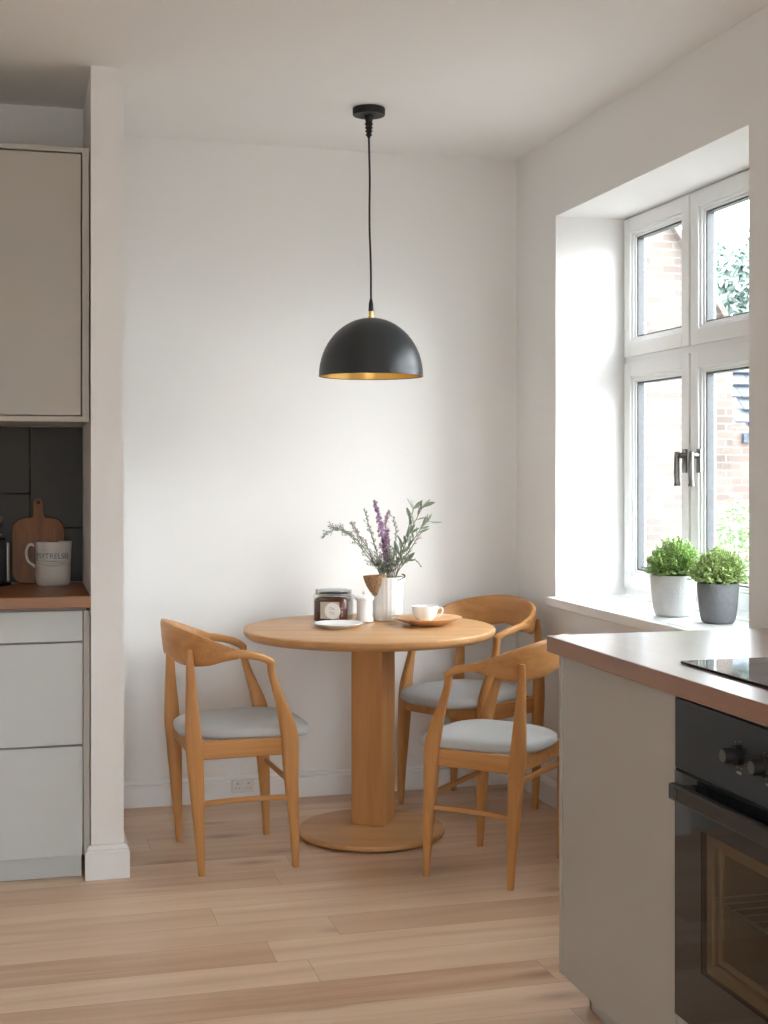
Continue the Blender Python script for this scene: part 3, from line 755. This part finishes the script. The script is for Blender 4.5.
stem('lavender_stem', 'low purple flower spike below the mauve one', 'flower', [(389, 577), (388, 560), (386, 545), (388, 530)], 'spike', bloom=LAV, L=.02, w=.004, dens=12, bl=(.35, 1), nb_=90, zoff=-.05)
stem('olive_branch', 'leafy sage green branch with the tallest upright leaf', 'branch', [(392, 577), (399, 555), (406, 535), (412, 515), (414, 507)], 'olive', L=.056, w=.017, dens=13, start=.35, zoff=.0)
stem('olive_branch', 'sage green branch arching right with slender leaves at its tip', 'branch', [(394, 577), (402, 553), (411, 530), (420, 512), (424, 505)], 'olive', L=.052, w=.012, dens=15, start=.35, zoff=-.04)
stem('olive_branch', 'lower right branch reaching outermost to the right', 'branch', [(396, 577), (406, 553), (416, 536), (424, 525), (430, 521)], 'olive', L=.042, w=.010, dens=20, start=.3, zoff=.03)
stem('sage_leaf', 'broad pale leaf pair sticking out low on the right', 'leaf', [(396, 577), (401, 567), (406, 559)], 'olive', L=.062, w=.018, dens=5, start=.75, zoff=-.05)
stem('sprig', 'short right hand sprig ending in one pink bloom', 'sprig', [(395, 577), (405, 558), (413, 545), (419, 536)], 'sprig', bloom=PINK, L=.012, w=.004, dens=20, bl=(.95, 1), nb_=9, zoff=-.03)
stem('sprig', 'thin sprig rising between the spikes and the branches', 'sprig', [(391, 577), (395, 550), (396, 532), (393, 516)], 'sprig', L=.014, w=.004, dens=26, zoff=.04)
stem('sprig', 'drooping thin tendril at the lower right of the bouquet', 'sprig', [(396, 577), (406, 562), (415, 560), (422, 567)], 'sprig', L=.008, w=.004, dens=10, zoff=-.02)
for px, py, z in ((378, 556, -.05), (384, 548, .05), (390, 545, -.05), (396, 548, .05), (401, 556, -.04), (372, 560, .02), (393, 560, -.055), (386, 562, .05), (405, 549, .0)):
    stem('filler_sprig', 'short bushy green filler sprig low in the bouquet', 'sprig', [(384+(px-388)*.35+4, 577), ((px+388)/2, (py+577)/2), (px, py)], 'sprig', bloom=PINK, L=.016, w=.006, dens=30, start=.3, bl=(.5, 1), nb_=5, zoff=z, group='short filler sprigs in the vase')

# clip top jam jar
jc = W(333.5, 5.20, TZ); jr = thing('jam_jar', 'square clip top jar of dark jam with a round white label', 'jar', jc, -TH-radians(12))
def rsq(bm, prof, hw, r, n=7):
    """loft a rounded square; prof = (scale, z)"""
    rings = []
    for s, z in prof:
        ring = []
        for cx, cy, a0 in ((1, 1, 0), (-1, 1, 90), (-1, -1, 180), (1, -1, 270)):
            for k in range(n):
                a = radians(a0+90*k/(n-1)); ring.append(bm.verts.new(((cx*(hw-r)+r*cos(a))*s, (cy*(hw-r)+r*sin(a))*s, z)))
        rings.append(ring)
    N = len(rings[0])
    for a, c in zip(rings, rings[1:]):
        for k in range(N): bm.faces.new((a[k], a[(k+1) % N], c[(k+1) % N], c[k]))
    bm.faces.new(rings[0][::-1]); bm.faces.new(rings[-1])
b = nb(); rsq(b, [(.93, .003), (.985, .008), (.985, .078), (.93, .088), (.86, .092)], .066, .022); obj('jam', b, JAM, jr)
b = nb(); rsq(b, [(.93, 0), (1, .005), (1.0, .080), (.95, .090), (.87, .096), (.87, .102)], .0685, .024); obj('jar_body', b, JARG, jr)
b = nb(); lathe(b, [(0, .1015), (.061, .1015), (.062, .104), (.058, .106), (0, .106)], 48); obj('seal_ring', b, BLACKP, jr)
GREYG = glass('lid_glass', (.72, .75, .76))
b = nb(); lathe(b, [(0, .106), (.063, .106), (.064, .110), (.060, .119), (.05, .122), (0, .1215)], 48); obj('lid', b, GREYG, jr)
b = nb(); tube(b, [(.064*cos(a*pi/16), .064*sin(a*pi/16), .1045) for a in range(33)], .0016, 6, 1); tube(b, [(.062*cos(a*pi/16), .062*sin(a*pi/16), .098) for a in range(33)], .0016, 6, 1)
for g in (-1, 1):
    tube(b, [(g*.064, 0, .1045), (g*.074, -.006, .100), (g*.074, -.010, .085), (g*.070, -.004, .078)], .0018, 6)
tube(b, [(.058, -.030, .100), (.073, -.034, .094), (.078, 0, .086), (.073, .034, .094), (.058, .030, .100)], .0018, 6)
box(b, -.069, -.062, -.012, .012, .100, .121); box(b, .062, .069, -.012, .012, .100, .121)
obj('wire_clip', b, STEEL, jr)
b = nb(); box(b, -.034, .040, -.0696, -.0688, .014, .078); lb = obj('label', b, PAPER, jr)
lb['label'] = 'beige paper backing label'
b = nb(); lathe(b, [(0, 0), (.031, 0), (.031, .0008), (0, .0008)], 40, Matrix.Translation((.014, -.0697, .044)) @ Matrix.Rotation(pi/2, 4, 'X')); rl = obj('round_label', b, CERAM, jr)
rl['label'] = 'round white paper label with a small sketch'
b = nb()
for i, pl in enumerate([[(-.010, .052), (-.002, .056), (.006, .050), (.013, .055)], [(-.004, .046), (.003, .049), (.010, .046)], [(-.010, .037), (-.003, .038), (.003, .036), (.010, .038)], [(-.004, .031), (.004, .030), (.012, .032)]]):
    tube(b, [(.010+x, -.0708, z+.002) for x, z in pl], .0006, 5, 4)
obj('label_sketch', b, SKETCH, jr)

# lidded white pot
pc2 = W(364.5, 5.16, TZ); sp = thing('sugar_pot', 'small white lidded ceramic pot between the jam jar and the vase', 'pot', pc2)
b = nb(); lathe(b, [(0, 0), (.030, 0), (.034, .003), (.033, .012), (.0295, .020), (.0290, .055), (.0305, .080), (.0305, .084), (0, .084)], 40); obj('body', b, CERAM, sp)
b = nb(); lathe(b, [(0, .0835), (.035, .0835), (.0375, .088), (.037, .094), (.030, .099), (.012, .103), (.006, .106), (.009, .112), (.006, .118), (0, .119)], 40); obj('lid', b, CERAM, sp)
# white plate
tag_o = disc([(0, .0), (.050, 0), (.053, .003), (.088, .014), (.0905, .017), (.088, .0185), (.055, .008), (.050, .006), (0, .006)], 64)
o = obj('plate', tag_o, CERAM); o.location = W(338.5, 4.97, TZ); tag(o, 'small white ceramic plate in front of the jam jar', 'plate')
# wooden plate and cup
wp = W(427.5, 5.05, TZ)
o = obj('serving_plate', disc([(0, .0), (.060, 0), (.066, .004), (.105, .018), (.126, .027), (.129, .030), (.126, .031), (.10, .024), (.068, .013), (0, .012)], 72), PLATEW); o.location = wp
tag(o, 'round shallow oak serving plate under the white cup', 'plate')
cc = W(425, 5.075, TZ+.0123); cu = thing('cup', 'white tea cup on the oak serving plate', 'cup', cc)
b = nb(); lathe(b, [(0, .0), (.024, 0), (.026, .003), (.036, .012), (.046, .030), (.050, .052), (.0505, .057), (.048, .057), (.044, .032), (.030, .010), (0, .006)], 48); obj('bowl', b, CERAM, cu, angle=60)
hd = Vector((ct, -st, 0))
b = nb(); sweep(b, [hd*.047+Vector((0, 0, .046)), hd*.062+Vector((0, 0, .050)), hd*.067+Vector((0, 0, .038)), hd*.058+Vector((0, 0, .022)), hd*.041+Vector((0, 0, .017))], [(.004, .003)]*5, (st, ct, 0), 10); obj('handle', b, CERAM, cu)

# ------------------------------------------------------------------ plants on the sill
def herb(label, px, Z, Rt, Rb, hh, mat, lm, fr, fh, seed):
    g = random.Random(seed); p0 = W(px, Z, W1[2]+.0003)
    t = thing('potted_herb', label, 'potted plant', p0, 0, 'potted herbs on the window sill')
    b = nb(); lathe(b, [(0, 0), (Rb*.80, 0), (Rb*.92, .004), (Rb*.99, .012), (Rb*1.04, .026), ((Rb+Rt)/2*1.01, hh*.5), (Rt, hh-.003), (Rt-.002, hh), (Rt-.007, hh), (Rt-.009, hh-.02), (0, hh-.02)], 48); obj('pot', b, mat, t, angle=50)
    b = nb(); lathe(b, [(Rt-.009, hh-.018), (Rt*.5, hh-.010), (0, hh-.008)], 24); obj('soil', b, SOIL, t)
    b = nb(); s = nb()
    c0 = Vector((0, 0, hh-.01))
    for k in range(430):
        a = g.uniform(0, 2*pi); ph = math.acos(g.uniform(.02, 1)); rr = g.uniform(.72, 1.06)
        d = Vector((sin(ph)*cos(a)*fr, sin(ph)*sin(a)*fr, cos(ph)*fh))*rr
        tip = c0+d+Vector((0, 0, .012)); root = c0+Vector((cos(a), sin(a), 0))*Rt*.6*g.random()
        mid = root.lerp(tip, .55)+Vector((0, 0, .008))
        tube(s, [root, mid, tip], .0006, 4, 2)
        for m in range(13):
            q = .42+.6*m/12; pp = (root.lerp(mid, q*2) if q < .5 else mid.lerp(tip, (q-.5)*2))
            dd = (tip-mid).normalized()+Vector((g.uniform(-1, 1), g.uniform(-1, 1), g.uniform(-.6, 1)))
            leaf(b, pp, dd, g.uniform(.008, .014), g.uniform(.005, .008), Vector((g.uniform(-1, 1), g.uniform(-1, 1), 1)).normalized(), 2, .2)
    obj('stems', s, STEMM, t, smooth=False); obj('foliage', b, lm, t, smooth=False)
herb('bushy green herb in the pale grey white pot on the sill', 673.5, 4.60, .079, .066, .140, POTW, HERB1, .099, .118, 3)
herb('paler green herb in the dark grey pot on the sill', 718, 4.39, .068, .056, .130, POTG, HERB2, .089, .106, 5)

# ------------------------------------------------------------------ wall socket
sk = W(242, 5.5); zc = .062
b = nb(); box(b, -.045, .045, -.010, 0, -.026, .026); s = thing('wall_socket', 'small white double socket on the back wall skirting board', 'socket', (sk.x, YB-.0165, zc))
sk_x = YB/(ct-(242-384)/F*st)*(st+(242-384)/F*ct); s.location.x = sk_x
obj('faceplate', b, SOCK, s, .002)
for g in (-1, 1):
    b = nb()
    box(b, g*.022-.004, g*.022+.004, -.0108, -.0098, .006, .014); box(b, g*.022-.011, g*.022-.005, -.0108, -.0098, -.010, -.006); box(b, g*.022+.005, g*.022+.011, -.0108, -.0098, -.010, -.006)
    obj('socket_outlet', b, PLINTH, s, smooth=False)

# ------------------------------------------------------------------ outside
S_ = nb(); box(S_, 2.42, 40, -25, 40, -.5, -.3); struct('floor_garden', S_, ASPH, 'pale paved yard outside the window', 'ground')
hs = thing('brick_house', 'pale brick gabled house wall across the yard', 'house', (0, 0, -.3))
b = nb(); prism(b, [(2.9, 0), (6.82, 0), (6.82, 3.0), (5.3, 5.4), (2.9, 4.5)], 0, .3, Matrix.Translation((0, 12.3, 0)) @ Matrix.Rotation(pi/2, 4, 'X')); obj('gable_wall', b, BRICK, hs)
b = nb(); d = Vector((7.05-5.3, 0, 2.65-5.4)).normalized(); 
sweep(b, [(5.22, 12.1, 5.48), (6.90, 12.1, 2.83)], [(.03, .20)]*2, (.84, 0, .54), 4, 8); obj('verge_board', b, BRICK, hs)
ho = thing('annex_house', 'red brick annex with blue grey slate roof edge', 'house', (0, 0, -.3))
b = nb(); box(b, 6.83, 12, 12.4, 16, 0, 2.0); obj('wall', b, BRICKR, ho)
b = nb()
rr = random.Random(4)
for r in range(6):
    z = 1.98+r*.135; y = 12.28+r*.10
    for k in range(14):
        x = 7.22+k*.33-(.16 if r % 2 else 0)-(.14 if r > 2 else 0)
        M = Matrix.Translation((x, y, z)) @ Matrix.Rotation(radians(37+rr.uniform(-2, 2)), 4, 'X')
        box(b, 0, .32, -.02, .22, 0, .018, M)
obj('slate_roof', b, SLATE, ho)
b = nb(); box(b, 7.15, 12, 12.35, 12.55, 1.9, 2.0); obj('fascia', b, SLATE, ho)
h3 = thing('far_house', 'pale brick house further away behind the annex', 'house', (0, 0, -.3))
b = nb(); box(b, 7.5, 18, 19.6, 24, 0, 3.4); obj('wall', b, BRICK, h3)
b = nb(); prism(b, [(0, 0), (4.6, 0), (2.3, .9)], 0, 11, Matrix.Translation((7.3, 19.4, 3.4)) @ Matrix.Rotation(pi/2, 4, 'Z') @ Matrix.Rotation(pi/2, 4, 'X')); obj('roof', b, SLATE, h3)
def greenery(name, label, cat, c, r, n, mat, lsz, trunk=None, seed=1, group=None):
    g = random.Random(seed); t = thing(name, label, cat, (c[0], c[1], -.3), 0, group); b = nb()
    cc = Vector((0, 0, c[2]+.3))
    for k in range(n):
        a = g.uniform(0, 2*pi); u = g.uniform(-1, 1); q = g.uniform(.5, 1)**.5; s = sqrt(1-u*u)
        d = Vector((s*cos(a), s*sin(a), u)); k2 = 1+.25*mnoise.noise(d*2.3+Vector((seed, 0, 0)))
        p = cc+Vector((d.x*r[0], d.y*r[0], d.z*r[1]))*q*k2
        leaf(b, p, Vector((g.uniform(-1, 1), g.uniform(-1, 1), g.uniform(-1, 1))), lsz*g.uniform(.7, 1.3), lsz*.6, Vector((g.uniform(-1, 1), g.uniform(-1, 1), 1)).normalized(), 2)
    obj('foliage', b, mat, t, smooth=False)
    b = nb(); tube(b, [(0, 0, 0), (.05, .03, cc.z*.5), (0, 0, cc.z)], [r[0]*.09, r[0]*.07, r[0]*.04], 8)
    for k in range(5): a = k*1.26; tube(b, [(0, 0, cc.z*.6), (cos(a)*r[0]*.5, sin(a)*r[0]*.5, cc.z+r[1]*.3)], r[0]*.025, 6)
    obj('trunk', b, BARK, t)
p = WP(745, 545, 10.5); greenery('garden_bush', 'light green bush seen low through the right hand pane', 'bush', (p.x, p.y, .5), (.42, .55), 2600, BUSH, .06, seed=2)
p = W(760, 30); greenery('tree', 'green tree beyond the roofs in the upper right pane', 'tree', (p.x, p.y, 5.6), (1.3, .95), 3500, TREEL, .22, seed=6)

# ------------------------------------------------------------------ light
w = bpy.data.worlds.new('sky'); bpy.context.scene.world = w; w.use_nodes = True
nt = w.node_tree; N = nt.nodes; L = nt.links
bg = N['Background']
tcw = N.new('ShaderNodeTexCoord'); sx = N.new('ShaderNodeSeparateXYZ'); L.new(tcw.outputs['Generated'], sx.inputs[0])
rp = N.new('ShaderNodeValToRGB'); rp.color_ramp.elements[0].position = .45; rp.color_ramp.elements[0].color = (.35, .34, .33, 1)
rp.color_ramp.elements[1].position = .56; rp.color_ramp.elements[1].color = (.88, .945, 1, 1)
mr = N.new('ShaderNodeMapRange'); mr.inputs['From Min'].default_value = -1; mr.inputs['From Max'].default_value = 1
L.new(sx.outputs['Z'], mr.inputs['Value']); L.new(mr.outputs[0], rp.inputs['Fac']); L.new(rp.outputs['Color'], bg.inputs['Color'])
bg.inputs['Strength'].default_value = 9.0
sl = bpy.data.lights.new('sun', 'SUN'); sl.energy = 2.1; sl.angle = radians(30); sl.color = (1, .97, .93)
so = bpy.data.objects.new('sun', sl); C.objects.link(so)
so.rotation_euler = Vector((-1.15, 1.25, -.62)).to_track_quat('-Z', 'Y').to_euler()

# ------------------------------------------------------------------ camera
cam = bpy.data.cameras.new('camera'); co = bpy.data.objects.new('camera', cam); C.objects.link(co)
cam.sensor_fit = 'VERTICAL'; cam.sensor_height = 36; cam.sensor_width = 27; cam.lens = F/1024*36
cam.shift_y = -(512-HOR)/1024
co.location = (0, 0, H); co.rotation_euler = (radians(90), 0, -TH); cam.clip_start = .05
sc = bpy.context.scene; sc.camera = co
sc.view_settings.view_transform = 'Standard'; sc.view_settings.look = 'None'; sc.view_settings.gamma = 1; sc.view_settings.use_curve_mapping = False
sc.view_settings.exposure = 0.92
sc.cycles.max_bounces = 10; sc.cycles.diffuse_bounces = 6; sc.cycles.transparent_max_bounces = 12
sc.cycles.use_denoising = True; sc.cycles.sample_clamp_indirect = 6
